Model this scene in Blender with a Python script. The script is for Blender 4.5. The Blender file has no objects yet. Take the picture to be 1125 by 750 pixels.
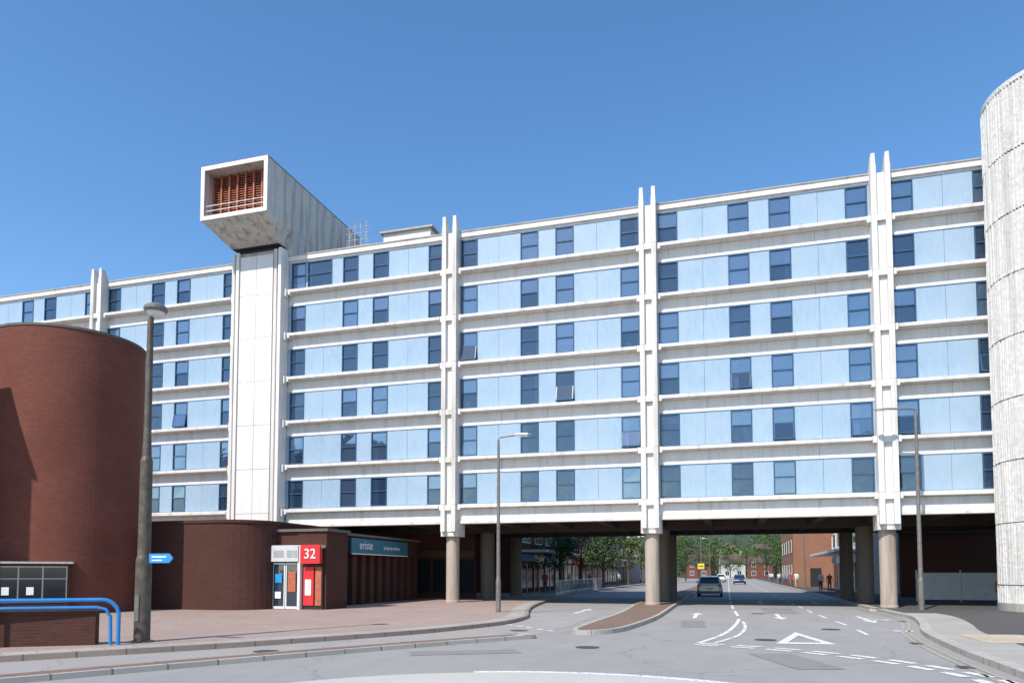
import bpy, math, random
from mathutils import Vector, Matrix
random.seed(7)
C = bpy.context
SC = C.scene
R = random.random
def U(a,b): return a+(b-a)*R()

# ------------------------------------------------------------------ materials
def newmat(name):
    m = bpy.data.materials.new(name); m.use_nodes = True
    nt = m.node_tree
    return m, nt, nt.nodes['Principled BSDF']

def N(nt, t, **kw):
    n = nt.nodes.new(t)
    for k,v in kw.items(): setattr(n,k,v)
    return n

def setc(sock, c): sock.default_value = (c[0],c[1],c[2],1)

def mixc(nt, fac, a, b, blend='MIX'):
    n = N(nt,'ShaderNodeMix',data_type='RGBA',blend_type=blend)
    if isinstance(fac,(int,float)): n.inputs[0].default_value=fac
    else: nt.links.new(fac,n.inputs[0])
    for s,x in ((n.inputs[6],a),(n.inputs[7],b)):
        if isinstance(x,tuple): setc(s,x)
        else: nt.links.new(x,s)
    return n.outputs[2]

def noise(nt, scale, detail=3, vec=None, sc3=None, rough=0.55):
    n = N(nt,'ShaderNodeTexNoise'); n.inputs['Scale'].default_value=scale
    n.inputs['Detail'].default_value=detail; n.inputs['Roughness'].default_value=rough
    if vec is None:
        g = N(nt,'ShaderNodeNewGeometry'); vec=g.outputs['Position']
    if sc3:
        mp = N(nt,'ShaderNodeMapping'); mp.inputs['Scale'].default_value=sc3
        nt.links.new(vec,mp.inputs['Vector']); vec=mp.outputs[0]
    nt.links.new(vec,n.inputs['Vector'])
    return n.outputs['Fac']

def ramp(nt, fac, p0, p1, c0=(0,0,0), c1=(1,1,1)):
    r = N(nt,'ShaderNodeValToRGB')
    r.color_ramp.elements[0].position=p0; r.color_ramp.elements[1].position=p1
    r.color_ramp.elements[0].color=(*c0,1); r.color_ramp.elements[1].color=(*c1,1)
    nt.links.new(fac,r.inputs[0]); return r.outputs[0]

def bump(nt, bsdf, fac, strength=0.3, dist=0.02):
    b = N(nt,'ShaderNodeBump'); b.inputs['Strength'].default_value=strength
    b.inputs['Distance'].default_value=dist
    nt.links.new(fac,b.inputs['Height']); nt.links.new(b.outputs[0],bsdf.inputs['Normal'])

def mk_simple(name, col, rough=0.6, metal=0.0, var=0.12, scale=3.0, spec=0.5):
    m,nt,b = newmat(name)
    f = noise(nt,scale,4)
    c = mixc(nt, ramp(nt,f,0.3,0.7), tuple(x*(1-var) for x in col), tuple(min(1,x*(1+var)) for x in col))
    nt.links.new(c,b.inputs['Base Color'])
    b.inputs['Roughness'].default_value=rough; b.inputs['Metallic'].default_value=metal
    b.inputs['Specular IOR Level'].default_value=spec
    return m

def mk_concrete(name, col, dirt=(0.2,0.17,0.14), amount=0.35, streak=True, fine=25, bumpd=0.01, rough=0.85, sc=0.7, lo=0.5):
    m,nt,b = newmat(name)
    f1 = noise(nt,0.35,5); f2 = noise(nt,fine,3)
    c = mixc(nt, ramp(nt,f1,0.3,0.75), tuple(x*0.9 for x in col), col)
    c = mixc(nt, 0.38, c, ramp(nt,f2,0.2,0.8,tuple(x*sc for x in col),tuple(min(1,x*1.05) for x in col)))
    if streak:
        for (fr_,am,l0) in (((2.6,2.6,0.22),amount,lo),((9,9,0.6),amount*.6,lo+.04)):
            s = noise(nt,1.0,5,sc3=fr_)
            sf = ramp(nt,s,l0,l0+.25)
            mm = N(nt,'ShaderNodeMath',operation='MULTIPLY'); nt.links.new(sf,mm.inputs[0]); mm.inputs[1].default_value=am
            c = mixc(nt, mm.outputs[0], c, dirt)
    nt.links.new(c,b.inputs['Base Color']); b.inputs['Roughness'].default_value=rough
    b.inputs['Specular IOR Level'].default_value=0.25
    bump(nt,b,f2,0.4,bumpd)
    return m

def mk_brick(name, c1, c2, mortar, bw=0.225, bh=0.075, ms=0.012, dirt=0.35, bumps=0.5):
    m,nt,b = newmat(name)
    uv = N(nt,'ShaderNodeUVMap')
    t = N(nt,'ShaderNodeTexBrick')
    nt.links.new(uv.outputs[0],t.inputs['Vector'])
    t.inputs['Scale'].default_value=1.0; t.inputs['Brick Width'].default_value=bw
    t.inputs['Row Height'].default_value=bh; t.inputs['Mortar Size'].default_value=ms
    t.inputs['Mortar Smooth'].default_value=0.2
    setc(t.inputs['Color1'],c1); setc(t.inputs['Color2'],c2); setc(t.inputs['Mortar'],mortar)
    f = noise(nt,0.45,6); f2=noise(nt,7,3)
    c = mixc(nt, ramp(nt,f2,0.3,0.75), tuple(x*0.75 for x in c1), t.outputs['Color'])
    c = mixc(nt, 0.45, c, t.outputs['Color'])
    ff = ramp(nt,f,0.42,0.75)
    mm = N(nt,'ShaderNodeMath',operation='MULTIPLY'); nt.links.new(ff,mm.inputs[0]); mm.inputs[1].default_value=dirt
    c = mixc(nt, mm.outputs[0], c, tuple(x*0.45 for x in c1))
    nt.links.new(c,b.inputs['Base Color']); b.inputs['Roughness'].default_value=0.85
    b.inputs['Specular IOR Level'].default_value=0.3
    inv = N(nt,'ShaderNodeMath',operation='SUBTRACT'); inv.inputs[0].default_value=1; nt.links.new(t.outputs['Fac'],inv.inputs[1])
    bump(nt,b,inv.outputs[0],bumps,0.01)
    return m

def mk_asphalt(name, col, warm=(1.07,1.0,0.935)):
    m,nt,b = newmat(name)
    big = noise(nt,0.22,6); mid = noise(nt,1.6,5,sc3=(1.0,0.35,1)); fine = noise(nt,90,2)
    a = tuple(col*w for w in warm)
    c = mixc(nt, ramp(nt,big,0.3,0.72), tuple(x*0.84 for x in a), tuple(x*1.1 for x in a))
    c = mixc(nt, 0.4, c, ramp(nt,mid,0.3,0.7,tuple(x*0.78 for x in a),tuple(x*1.18 for x in a)))
    c = mixc(nt, 0.4, c, ramp(nt,fine,0.3,0.75,tuple(x*0.55 for x in a),tuple(x*1.5 for x in a)))
    sp = noise(nt,0.9,3)
    c = mixc(nt, ramp(nt,sp,0.66,0.74,(0,0,0),(0.3,0.3,0.3)), c, tuple(x*0.55 for x in a))
    v = N(nt,'ShaderNodeTexVoronoi',feature='DISTANCE_TO_EDGE'); v.inputs['Scale'].default_value=0.22
    g = N(nt,'ShaderNodeNewGeometry')
    wv = N(nt,'ShaderNodeTexNoise'); wv.inputs['Scale'].default_value=1.2; nt.links.new(g.outputs['Position'],wv.inputs['Vector'])
    vm = N(nt,'ShaderNodeVectorMath',operation='ADD')
    nt.links.new(g.outputs['Position'],vm.inputs[0]); nt.links.new(wv.outputs['Color'],vm.inputs[1]); nt.links.new(vm.outputs[0],v.inputs['Vector'])
    cr = ramp(nt,v.outputs['Distance'],0.0,0.008,(0.5,0.5,0.5),(0,0,0))
    c = mixc(nt, cr, c, tuple(x*0.5 for x in a))
    nt.links.new(c,b.inputs['Base Color']); b.inputs['Roughness'].default_value=0.88
    b.inputs['Specular IOR Level'].default_value=0.3
    bump(nt,b,fine,0.5,0.006)
    return m

def mk_paint(name, col, wear=0.5):
    m,nt,b = newmat(name)
    f = noise(nt,14,5,rough=0.7)
    c = mixc(nt, ramp(nt,f,wear-0.06,wear+0.1), (0.27,0.265,0.26), col)
    nt.links.new(c,b.inputs['Base Color']); b.inputs['Roughness'].default_value=0.7
    return m

M = {}
M['white'] = mk_concrete('precast_white',(0.83,0.80,0.755),dirt=(0.40,0.33,0.27),amount=0.36,lo=.49)
M['ledge'] = mk_concrete('precast_ledge',(0.79,0.74,0.685),dirt=(0.33,0.25,0.19),amount=0.5,lo=.49)
M['cream'] = mk_concrete('shaft_cream',(0.84,0.80,0.755),dirt=(0.48,0.40,0.33),amount=0.26)
M['fin'] = mk_concrete('fin_concrete',(0.77,0.735,0.685),dirt=(0.30,0.235,0.185),amount=0.5,fine=12,lo=.48)
M['conc'] = mk_concrete('raw_concrete',(0.48,0.45,0.41),dirt=(0.2,0.17,0.14),amount=0.5,fine=9)
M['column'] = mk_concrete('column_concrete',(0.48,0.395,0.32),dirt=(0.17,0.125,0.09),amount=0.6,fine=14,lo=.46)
M['columnshade'] = mk_concrete('column_shaded_concrete',(0.19,0.16,0.135),dirt=(0.09,0.07,0.055),amount=0.5,fine=14)  # column concrete with the undercroft shade put into its colour
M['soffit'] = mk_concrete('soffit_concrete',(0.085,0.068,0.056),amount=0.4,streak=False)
M['rib'] = mk_concrete('ribbed_concrete',(0.74,0.715,0.68),dirt=(0.38,0.34,0.30),amount=0.45,fine=5,bumpd=0.12,sc=0.4,lo=.49)
M['boxc'] = mk_concrete('box_concrete',(0.62,0.595,0.555),dirt=(0.19,0.165,0.14),amount=0.75,fine=5,sc=.6,lo=.47)
def mk_panel():
    m,nt,b = newmat('blue_panel')
    f = noise(nt,0.5,5); f2 = noise(nt,6,5,sc3=(1,1,0.3)); f3=noise(nt,0.55,2,sc3=(1.6,1,0.9))
    c = mixc(nt, ramp(nt,f,0.3,0.7), (0.285,0.395,0.505),(0.335,0.445,0.55))
    c = mixc(nt, 0.35, c, ramp(nt,f2,0.3,0.7,(0.24,0.35,0.465),(0.40,0.50,0.59)))
    c = mixc(nt, ramp(nt,f3,0.45,0.62,(0,0,0),(0.55,0.55,0.55)), c, (0.35,0.445,0.53))
    nt.links.new(c,b.inputs['Base Color']); b.inputs['Roughness'].default_value=0.28
    b.inputs['Specular IOR Level'].default_value=0.6
    return m
M['panel'] = mk_panel()
M['joint'] = mk_simple('panel_joint',(0.19,0.26,0.35))
M['frame'] = mk_simple('window_frame_blue',(0.035,0.09,0.175),0.3)
M['curtain'] = mk_simple('curtain',(0.72,0.70,0.66),0.9,var=0.08)
M['curtain2'] = mk_simple('curtain_blue',(0.35,0.42,0.5),0.9)
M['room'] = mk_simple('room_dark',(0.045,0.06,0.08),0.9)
def mk_glass(name, tint, base=0.22, opa=0.35, dc=(0.06,0.11,0.18)):
    m = bpy.data.materials.new(name); m.use_nodes=True; nt=m.node_tree; nt.nodes.clear()
    o = N(nt,'ShaderNodeOutputMaterial'); tr=N(nt,'ShaderNodeBsdfTransparent'); gl=N(nt,'ShaderNodeBsdfGlossy')
    df=N(nt,'ShaderNodeBsdfDiffuse'); setc(df.inputs[0],dc)
    setc(tr.inputs[0],tint); setc(gl.inputs[0],(0.85,0.93,1.0)); gl.inputs['Roughness'].default_value=0.04
    m1=N(nt,'ShaderNodeMixShader'); m1.inputs[0].default_value=opa
    nt.links.new(tr.outputs[0],m1.inputs[1]); nt.links.new(df.outputs[0],m1.inputs[2])
    fr=N(nt,'ShaderNodeFresnel'); fr.inputs[0].default_value=1.5
    ad=N(nt,'ShaderNodeMath',operation='ADD'); nt.links.new(fr.outputs[0],ad.inputs[0]); ad.inputs[1].default_value=base
    m2=N(nt,'ShaderNodeMixShader'); nt.links.new(ad.outputs[0],m2.inputs[0])
    nt.links.new(m1.outputs[0],m2.inputs[1]); nt.links.new(gl.outputs[0],m2.inputs[2]); nt.links.new(m2.outputs[0],o.inputs[0])
    nz=noise(nt,1.3,2); bp=N(nt,'ShaderNodeBump'); bp.inputs['Strength'].default_value=0.15; bp.inputs['Distance'].default_value=0.05
    nt.links.new(nz,bp.inputs['Height']); nt.links.new(bp.outputs[0],gl.inputs['Normal'])
    return m
M['glass'] = mk_glass('window_glass',(0.42,0.55,0.70),0.07,0.35,(0.05,0.105,0.20))
M['glass2'] = mk_glass('window_glass_bright',(0.45,0.6,0.75),0.20,0.45,(0.085,0.16,0.28))
M['sheenglass'] = mk_glass('shop_glass',(0.5,0.55,0.55),0.06,0.3)
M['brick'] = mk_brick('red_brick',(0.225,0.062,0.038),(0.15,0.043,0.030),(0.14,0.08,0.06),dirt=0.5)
M['brickdarkshade'] = mk_brick('dark_and_shaded_brick',(0.10,0.032,0.023),(0.068,0.024,0.018),(0.07,0.045,0.035),dirt=0.5)  # deep red brick; on the annex its darkness stands in for shade
M['brick2'] = mk_brick('orange_brick',(0.38,0.15,0.08),(0.30,0.115,0.065),(0.27,0.2,0.15))
M['paving'] = mk_brick('brick_paving',(0.45,0.33,0.275),(0.36,0.26,0.215),(0.25,0.20,0.17),bw=0.2,bh=0.1,ms=0.008,bumps=0.2,dirt=0.3)
M['island'] = mk_brick('island_paving',(0.27,0.175,0.13),(0.22,0.14,0.105),(0.14,0.11,0.09),bw=0.2,bh=0.1,ms=0.01,bumps=0.2)
M['slabs'] = mk_brick('slab_paving',(0.44,0.405,0.355),(0.39,0.36,0.32),(0.22,0.2,0.17),bw=0.6,bh=0.6,ms=0.012,bumps=0.2)
M['buff'] = mk_brick('buff_tactile',(0.58,0.47,0.34),(0.53,0.43,0.32),(0.36,0.29,0.21),bw=0.4,bh=0.4,ms=0.012,bumps=0.2)
M['kerb'] = mk_brick('kerb_stone',(0.50,0.455,0.395),(0.44,0.40,0.35),(0.12,0.1,0.09),bw=0.92,bh=9.0,ms=0.02,bumps=0.3)
M['kerbtan'] = mk_brick('kerb_tan',(0.38,0.295,0.235),(0.33,0.255,0.205),(0.12,0.1,0.09),bw=0.92,bh=9.0,ms=0.02,bumps=0.3)
M['asphalt'] = mk_asphalt('asphalt',0.295)
M['asphalt2'] = mk_asphalt('asphalt_slip',0.315,(1.1,1.0,0.92))
M['asphalt_patch'] = mk_asphalt('asphalt_patch',0.235)
M['asphalt_dark'] = mk_asphalt('asphalt_dark',0.09)
M['apron'] = mk_concrete('apron_concrete',(0.54,0.50,0.455),streak=False,fine=40)
M['paint'] = mk_paint('road_paint_white',(0.80,0.80,0.78),0.42)
M['yellow'] = mk_paint('road_paint_yellow',(0.52,0.43,0.25),0.5)
M['gully'] = mk_simple('cast_iron',(0.09,0.08,0.07),0.6,0.5)
M['grass'] = mk_simple('grass_ground',(0.04,0.058,0.022),0.9,var=0.4,scale=0.4)
M['lampgrey'] = mk_simple('lamp_post_grey',(0.19,0.175,0.15),0.5,0.3,var=0.2,scale=5)
M['lampdark'] = mk_simple('lamp_post_dark',(0.10,0.078,0.06),0.55,0.2,var=0.35,scale=6)
M['lens'] = mk_simple('lamp_lens',(0.7,0.7,0.68),0.2)
M['blue'] = mk_simple('railing_blue',(0.02,0.20,0.50),0.35,var=0.08)
M['signblue'] = mk_simple('sign_blue',(0.02,0.25,0.55),0.4)
M['red'] = mk_simple('sign_red',(0.62,0.025,0.03),0.4,var=0.05)
M['redlouvre'] = mk_simple('louvre_red',(0.42,0.12,0.06),0.6,var=0.25,scale=8)
M['teal'] = mk_simple('sign_teal',(0.035,0.17,0.23),0.4,var=0.05)
M['signwhite'] = mk_simple('sign_white',(0.8,0.8,0.78),0.4,var=0.03)
M['hoard'] = mk_simple('hoarding_white',(0.55,0.55,0.53),0.5,var=0.08)
M['upvc'] = mk_simple('white_frame',(0.70,0.70,0.68),0.4,var=0.05)
M['greyframe'] = mk_simple('grey_frame',(0.22,0.22,0.21),0.4,var=0.05)
M['black'] = mk_simple('black',(0.02,0.02,0.02),0.5)
M['roof'] = mk_simple('roof_felt',(0.13,0.12,0.115),0.9)
M['tile'] = mk_simple('roof_tile',(0.11,0.07,0.06),0.9,var=0.25,scale=1.5)
M['steel'] = mk_simple('galvanised',(0.5,0.5,0.5),0.4,0.6)
M['carsilver'] = mk_simple('car_paint_silver',(0.62,0.63,0.65),0.3,0.2,var=0.02)
M['carblue'] = mk_simple('car_paint_blue',(0.04,0.07,0.16),0.25,0.2,var=0.02)
M['carwhite'] = mk_simple('car_paint_white',(0.7,0.7,0.7),0.3,0.0,var=0.02)
M['carglass'] = mk_simple('car_glass',(0.02,0.025,0.03),0.08)
M['taillight'] = mk_simple('tail_light',(0.45,0.015,0.01),0.25)
M['tyre'] = mk_simple('tyre',(0.02,0.02,0.02),0.8)
M['plate'] = mk_simple('plate_yellow',(0.75,0.58,0.08),0.5)
M['skin'] = mk_simple('skin',(0.50,0.31,0.23),0.6,var=0.04)
M['bark'] = mk_simple('bark',(0.10,0.075,0.05),0.9,var=0.3,scale=6)
M['orange'] = mk_simple('sign_orange',(0.75,0.18,0.03),0.5)
def mk_leaf(name,a,b_):
    m,nt,b = newmat(name)
    f = noise(nt,1.1,4)
    c = mixc(nt, ramp(nt,f,0.35,0.65), a, b_)
    nt.links.new(c,b.inputs['Base Color']); b.inputs['Roughness'].default_value=0.6
    b.inputs['Specular IOR Level'].default_value=0.3
    return m
M['leaf'] = mk_leaf('leaf_green',(0.028,0.054,0.016),(0.075,0.12,0.032))
M['leaf2'] = mk_leaf('leaf_light',(0.055,0.10,0.022),(0.13,0.19,0.045))

# ------------------------------------------------------------------ mesh builder
class MB:
    def __init__(s): s.v=[]; s.f=[]; s.m=[]; s.uv=[]; s.ml=[]; s.sm=[]
    def mi(s,k):
        if k not in s.ml: s.ml.append(k)
        return s.ml.index(k)
    def face(s,pts,mat,uvs=None,smooth=False):
        b=len(s.v); pts=[Vector(p) for p in pts]; s.v+=pts
        s.f.append(list(range(b,b+len(pts)))); s.m.append(s.mi(mat)); s.sm.append(smooth)
        if uvs is None:
            n=(pts[1]-pts[0]).cross(pts[2]-pts[1])
            ax=max(range(3),key=lambda i:abs(n[i]))
            if ax==2: uvs=[(p.x,p.y) for p in pts]
            elif ax==1: uvs=[(p.x,p.z) for p in pts]
            else: uvs=[(p.y,p.z) for p in pts]
        s.uv.append(uvs)
    def hexa(s,p,mat):
        for q in ((3,2,1,0),(4,5,6,7),(0,1,5,4),(1,2,6,5),(2,3,7,6),(3,0,4,7)):
            s.face([p[i] for i in q],mat)
    def box(s,x0,x1,y0,y1,z0,z1,mat):
        s.hexa([(x0,y0,z0),(x1,y0,z0),(x1,y1,z0),(x0,y1,z0),(x0,y0,z1),(x1,y0,z1),(x1,y1,z1),(x0,y1,z1)],mat)
    def obox(s,c,ax,hx,hy,z0,z1,mat):
        a=Vector((math.cos(ax),math.sin(ax),0)); b=Vector((-math.sin(ax),math.cos(ax),0)); c=Vector((c[0],c[1],0))
        q=[c-a*hx-b*hy,c+a*hx-b*hy,c+a*hx+b*hy,c-a*hx+b*hy]
        s.hexa([(p.x,p.y,z0) for p in q]+[(p.x,p.y,z1) for p in q],mat)
    def lathe(s,cx,cy,prof,n,mat,a0=0,a1=2*math.pi,smooth=True,caps=True):
        full=abs(a1-a0-2*math.pi)<1e-6
        for i in range(n):
            t0=a0+(a1-a0)*i/n; t1=a0+(a1-a0)*(i+1)/n
            for j in range(len(prof)-1):
                (r0,z0),(r1,z1)=prof[j],prof[j+1]
                rr=max(r0,r1)
                s.face([(cx+r0*math.cos(t0),cy+r0*math.sin(t0),z0),(cx+r0*math.cos(t1),cy+r0*math.sin(t1),z0),
                        (cx+r1*math.cos(t1),cy+r1*math.sin(t1),z1),(cx+r1*math.cos(t0),cy+r1*math.sin(t0),z1)],mat,
                       [(t0*rr,z0),(t1*rr,z0),(t1*rr,z1),(t0*rr,z1)],smooth)
        if caps and full:
            for (r,z) in (prof[0],prof[-1]):
                if r>1e-3: s.face([(cx+r*math.cos(2*math.pi*i/n),cy+r*math.sin(2*math.pi*i/n),z) for i in range(n)],mat)
    def tube(s,pts,r,mat,n=10):
        pts=[Vector(p) for p in pts]
        rs=r if isinstance(r,(list,tuple)) else [r]*len(pts)
        rings=[]
        for i,p in enumerate(pts):
            d=(pts[min(i+1,len(pts)-1)]-pts[max(i-1,0)]).normalized()
            up=Vector((0,0,1)) if abs(d.z)<0.9 else Vector((1,0,0))
            a=d.cross(up).normalized(); b=a.cross(d).normalized()
            rings.append([p+(a*math.cos(2*math.pi*k/n)+b*math.sin(2*math.pi*k/n))*rs[i] for k in range(n)])
        for i in range(len(rings)-1):
            for k in range(n):
                s.face([rings[i][k],rings[i][(k+1)%n],rings[i+1][(k+1)%n],rings[i+1][k]],mat,smooth=True)
        s.face(rings[0][::-1],mat); s.face(rings[-1],mat)
    def loft(s,rings,mat,smooth=True,cap=True):
        n=len(rings[0])
        for i in range(len(rings)-1):
            for k in range(n):
                s.face([rings[i][k],rings[i][(k+1)%n],rings[i+1][(k+1)%n],rings[i+1][k]],mat,smooth=smooth)
        if cap: s.face(rings[0][::-1],mat); s.face(rings[-1],mat)
    def xf(s,mx):
        s.v=[mx@v for v in s.v]
    def obj(s,name,parent=None,merge=False):
        me=bpy.data.meshes.new(name)
        me.from_pydata([tuple(v) for v in s.v],[],s.f)
        for k in s.ml: me.materials.append(M[k])
        me.polygons.foreach_set('material_index',s.m)
        me.polygons.foreach_set('use_smooth',s.sm)
        ul=me.uv_layers.new(name='UVMap'); flat=[c for f in s.uv for q in f for c in q]
        ul.data.foreach_set('uv',flat)
        me.update()
        if merge:
            import bmesh
            bm=bmesh.new(); bm.from_mesh(me); bmesh.ops.remove_doubles(bm,verts=bm.verts,dist=0.0004)
            bmesh.ops.recalc_face_normals(bm,faces=bm.faces); bm.to_mesh(me); bm.free()
        o=bpy.data.objects.new(name,me); SC.collection.objects.link(o)
        if parent: o.parent=parent
        return o
def empty(name,loc=(0,0,0)):
    e=bpy.data.objects.new(name,None); SC.collection.objects.link(e); e.location=loc; e.empty_display_size=0.3
    return e
def text(body,name,size,loc,rot,mat,parent,ex=0.01):
    cu=bpy.data.curves.new(name,'FONT'); cu.body=body; cu.size=size; cu.extrude=ex; cu.align_x='CENTER'; cu.align_y='CENTER'
    o=bpy.data.objects.new(name,cu); SC.collection.objects.link(o); o.location=loc; o.rotation_euler=rot
    cu.materials.append(M[mat]); o.parent=parent; return o

def smooth_line(P,k=6):
    out=[]
    P=[Vector((p[0],p[1])) for p in P]
    for i in range(len(P)-1):
        p0=P[max(i-1,0)];p1=P[i];p2=P[i+1];p3=P[min(i+2,len(P)-1)]
        for j in range(k):
            t=j/k
            out.append(0.5*((2*p1)+(p2-p0)*t+(2*p0-5*p1+4*p2-p3)*t*t+(3*p1-p0-3*p2+p3)*t**3))
    out.append(P[-1]); return out
def normals2(P,closed=False):
    n=len(P); out=[]
    for i in range(n):
        a=P[(i-1)%n] if closed else P[max(i-1,0)]; b=P[(i+1)%n] if closed else P[min(i+1,n-1)]
        d=(b-a).normalized(); out.append(Vector((-d.y,d.x)))
    return out
def ribbon(mb,P,o0,o1,z,mat,zb=None,closed=False):
    nn=normals2(P,closed); L=0; m=len(P)
    rng=range(m if closed else m-1)
    for i in rng:
        j=(i+1)%m; l=(P[j]-P[i]).length
        a0=P[i]+nn[i]*o0; a1=P[i]+nn[i]*o1; b0=P[j]+nn[j]*o0; b1=P[j]+nn[j]*o1
        mb.face([(a0.x,a0.y,z),(b0.x,b0.y,z),(b1.x,b1.y,z),(a1.x,a1.y,z)],mat,[(L,0.3),(L+l,0.3),(L+l,.5),(L,.5)])
        if zb is not None:
            for p,q in ((a0,b0),(b1,a1)):
                mb.face([(p.x,p.y,zb),(q.x,q.y,zb),(q.x,q.y,z),(p.x,p.y,z)],mat,[(L,0.3),(L+l,0.3),(L+l,.5),(L,.5)])
        L+=l
def dashes(mb,P,w,dash,gap,z,mat,off=0.0,phase=0):
    P=[Vector((p[0],p[1])) for p in P]
    cum=[0]
    for i in range(1,len(P)): cum.append(cum[-1]+(P[i]-P[i-1]).length)
    def at(t):
        for i in range(1,len(P)):
            if t<=cum[i] or i==len(P)-1:
                f=(t-cum[i-1])/max(1e-6,cum[i]-cum[i-1]); return P[i-1].lerp(P[i],f),(P[i]-P[i-1]).normalized()
    t=phase
    while t+dash<=cum[-1]+1e-3:
        k=max(1,int(dash/0.6)); pr=None
        for q in range(k+1):
            p,d=at(t+dash*q/k); n=Vector((-d.y,d.x)); a=p+n*(off-w/2); b=p+n*(off+w/2)
            if pr: mb.face([(pr[0].x,pr[0].y,z),(a.x,a.y,z),(b.x,b.y,z),(pr[1].x,pr[1].y,z)],mat)
            pr=(a,b)
        t+=dash+gap

# ------------------------------------------------------------------ ground / roads
g=MB(); g.face([(-1500,-1500,-0.03),(1500,-1500,-0.03),(1500,1500,-0.03),(-1500,1500,-0.03)],'grass'); g.obj('ground')
g=MB(); g.face([(-60,-80,0),(60,-80,0),(60,248,0),(-60,248,0)],'asphalt'); g.obj('road')

K=smooth_line([(-30,-20),(-20,1),(-16.6,6),(-13.7,10.8),(-11.1,14.5),(-8.75,18.7),(-7.9,21.0),(-7.25,23.8),(-7.4,27),(-8.3,30.5),(-9.3,35),(-10.2,41),(-11.6,53),(-12,75),(-12,248)],6)
z=0.12
g=MB(); inner=[p+n*0.14 for p,n in zip(K,normals2(K))]
g.face([(p.x,p.y,z) for p in inner]+[(-300,248,z),(-300,-20,z)],'paving'); 
o=g.obj('plaza_pavement')
g=MB(); ribbon(g,K,0.0,0.14,z+0.006,'kerbtan',0.0); ribbon(g,K,0.145,0.75,z+0.005,'slabs'); g.obj('plaza_kerb')

Rk=smooth_line([(4.0,-40),(4.3,5),(4.6,13.6),(4.75,18),(5.2,23),(6.0,27),(6.6,31.2),(6.45,36),(6.4,60),(6.5,248)],6)
g=MB(); inner=[p-n*0.3 for p,n in zip(Rk,normals2(Rk))]
g.face([(p.x,p.y,z) for p in inner][::-1]+[(300,-40,z),(300,248,z)][::1],'asphalt_dark')
g.obj('pavement')
g=MB(); ribbon(g,Rk,-0.3,0.0,z+0.008,'kerb',0.0); ribbon(g,[p for p in Rk if p.y<34],-1.45,-0.305,z+0.005,'slabs'); g.obj('pavement_kerb')
g=MB(); g.face([(5.75,19.3,z+.010),(7.6,20.0,z+.010),(7.3,22.2,z+.010),(5.75,22.0,z+.010)],'buff')
g.face([(8.3,22.5,z+.010),(12,24.5,z+.010),(12,25.7,z+.010),(8.3,23.7,z+.010)],'buff'); g.obj('tactile_paving')

sepc=smooth_line([(-22,-16),(-15.6,2),(-13.0,5.6),(-11.1,9.1),(-8.95,13.1),(-7.0,16.4),(-5.3,19.0)],6)
g=MB()
Ka=[p for p in K if p.y<30]; Sa=sepc
g.face([(p.x,p.y,0.004) for p in Sa]+[(-5.0,24,0.004),(-5.6,34,.004)]+[(p.x-0.0,p.y,0.004) for p in Ka if p.y>-15][::-1],'asphalt2')
g.obj('slip_road')
g=MB()
ribbon(g,sepc,-0.32,-0.18,0.10,'kerb',0.0); ribbon(g,sepc,0.18,0.32,0.10,'kerbtan',0.0); ribbon(g,sepc,-0.179,0.179,0.096,'island',0.0)
g.lathe(-5.3,19.0,[(0.32,0.0),(0.32,0.10)],16,'kerb'); g.obj('kerbed_separator')
isl=[(-4.15,20.3),(-3.5,20.7),(-3.0,22.2),(-2.62,27.4),(-2.6,33),(-2.65,40),(-2.7,60),(-2.8,140),(-3.6,140),(-4.3,60),(-4.75,40),(-4.6,36),(-4.35,30),(-4.4,25),(-4.4,21.3)]
I=smooth_line(isl+[isl[0]],4)[:-1]
g=MB(); nn=normals2(I,True); inn=[p+n*0.13 for p,n in zip(I,nn)]
g.face([(p.x,p.y,0.125) for p in inn],'island'); ribbon(g,I,0.0,0.13,0.13,'kerb',0.0,True)
g.obj('traffic_island')

g=MB(); cx,cy,r=-2.3,7.2,5.2
g.face([(cx+r*math.cos(2*math.pi*i/96),cy+r*math.sin(2*math.pi*i/96),0.03) for i in range(96)],'apron')
for i in range(96):
    a,b=2*math.pi*i/96,2*math.pi*(i+1)/96
    g.face([(cx+r*math.cos(a),cy+r*math.sin(a),0.03),(cx+r*math.cos(b),cy+r*math.sin(b),0.03),(cx+(r+.12)*math.cos(b),cy+(r+.12)*math.sin(b),0.004),(cx+(r+.12)*math.cos(a),cy+(r+.12)*math.sin(a),0.004)],'apron')
g.obj('roundabout_apron')

g=MB(); zm=0.0085
arc=[Vector((cx+(r+0.22)*math.cos(math.radians(a)),cy+(r+0.22)*math.sin(math.radians(a)))) for a in range(112,46,-3)]
ribbon(g,arc,-0.1,0.1,zm,'paint')
gw=smooth_line([(-0.75,18.6),(0.6,18.1),(2.0,17.2),(3.2,15.8),(4.0,14.1),(4.2,12.5)],5)
dashes(g,gw,0.2,0.6,0.3,zm,'paint',off=0.18)
dashes(g,gw,0.2,0.6,0.3,zm,'paint',off=-0.22)
cl=smooth_line([(-0.75,18.8),(-0.2,21.5),(0.15,25),(0.35,30),(0.15,40),(0.05,60),(0,140),(0,246)],6)
dashes(g,cl[:14],0.13,2.0,0.12,zm,'paint')
dashes(g,cl[12:],0.12,4.0,2.0,zm,'paint')
cl2=smooth_line([(-0.35,19.0),(0.25,21.5),(0.5,25),(0.42,29.0)],6)
dashes(g,cl2,0.1,1.6,0.15,zm,'paint')
ln=smooth_line([(3.7,21.5),(3.75,26),(3.55,32),(3.45,40),(3.4,60),(3.3,140)],6)
dashes(g,ln,0.11,2.0,2.0,zm,'paint',phase=1.0)
A_=Vector((1.85,23.0)); B_=Vector((1.1,19.2)); C_=Vector((2.5,19.4))
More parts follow.
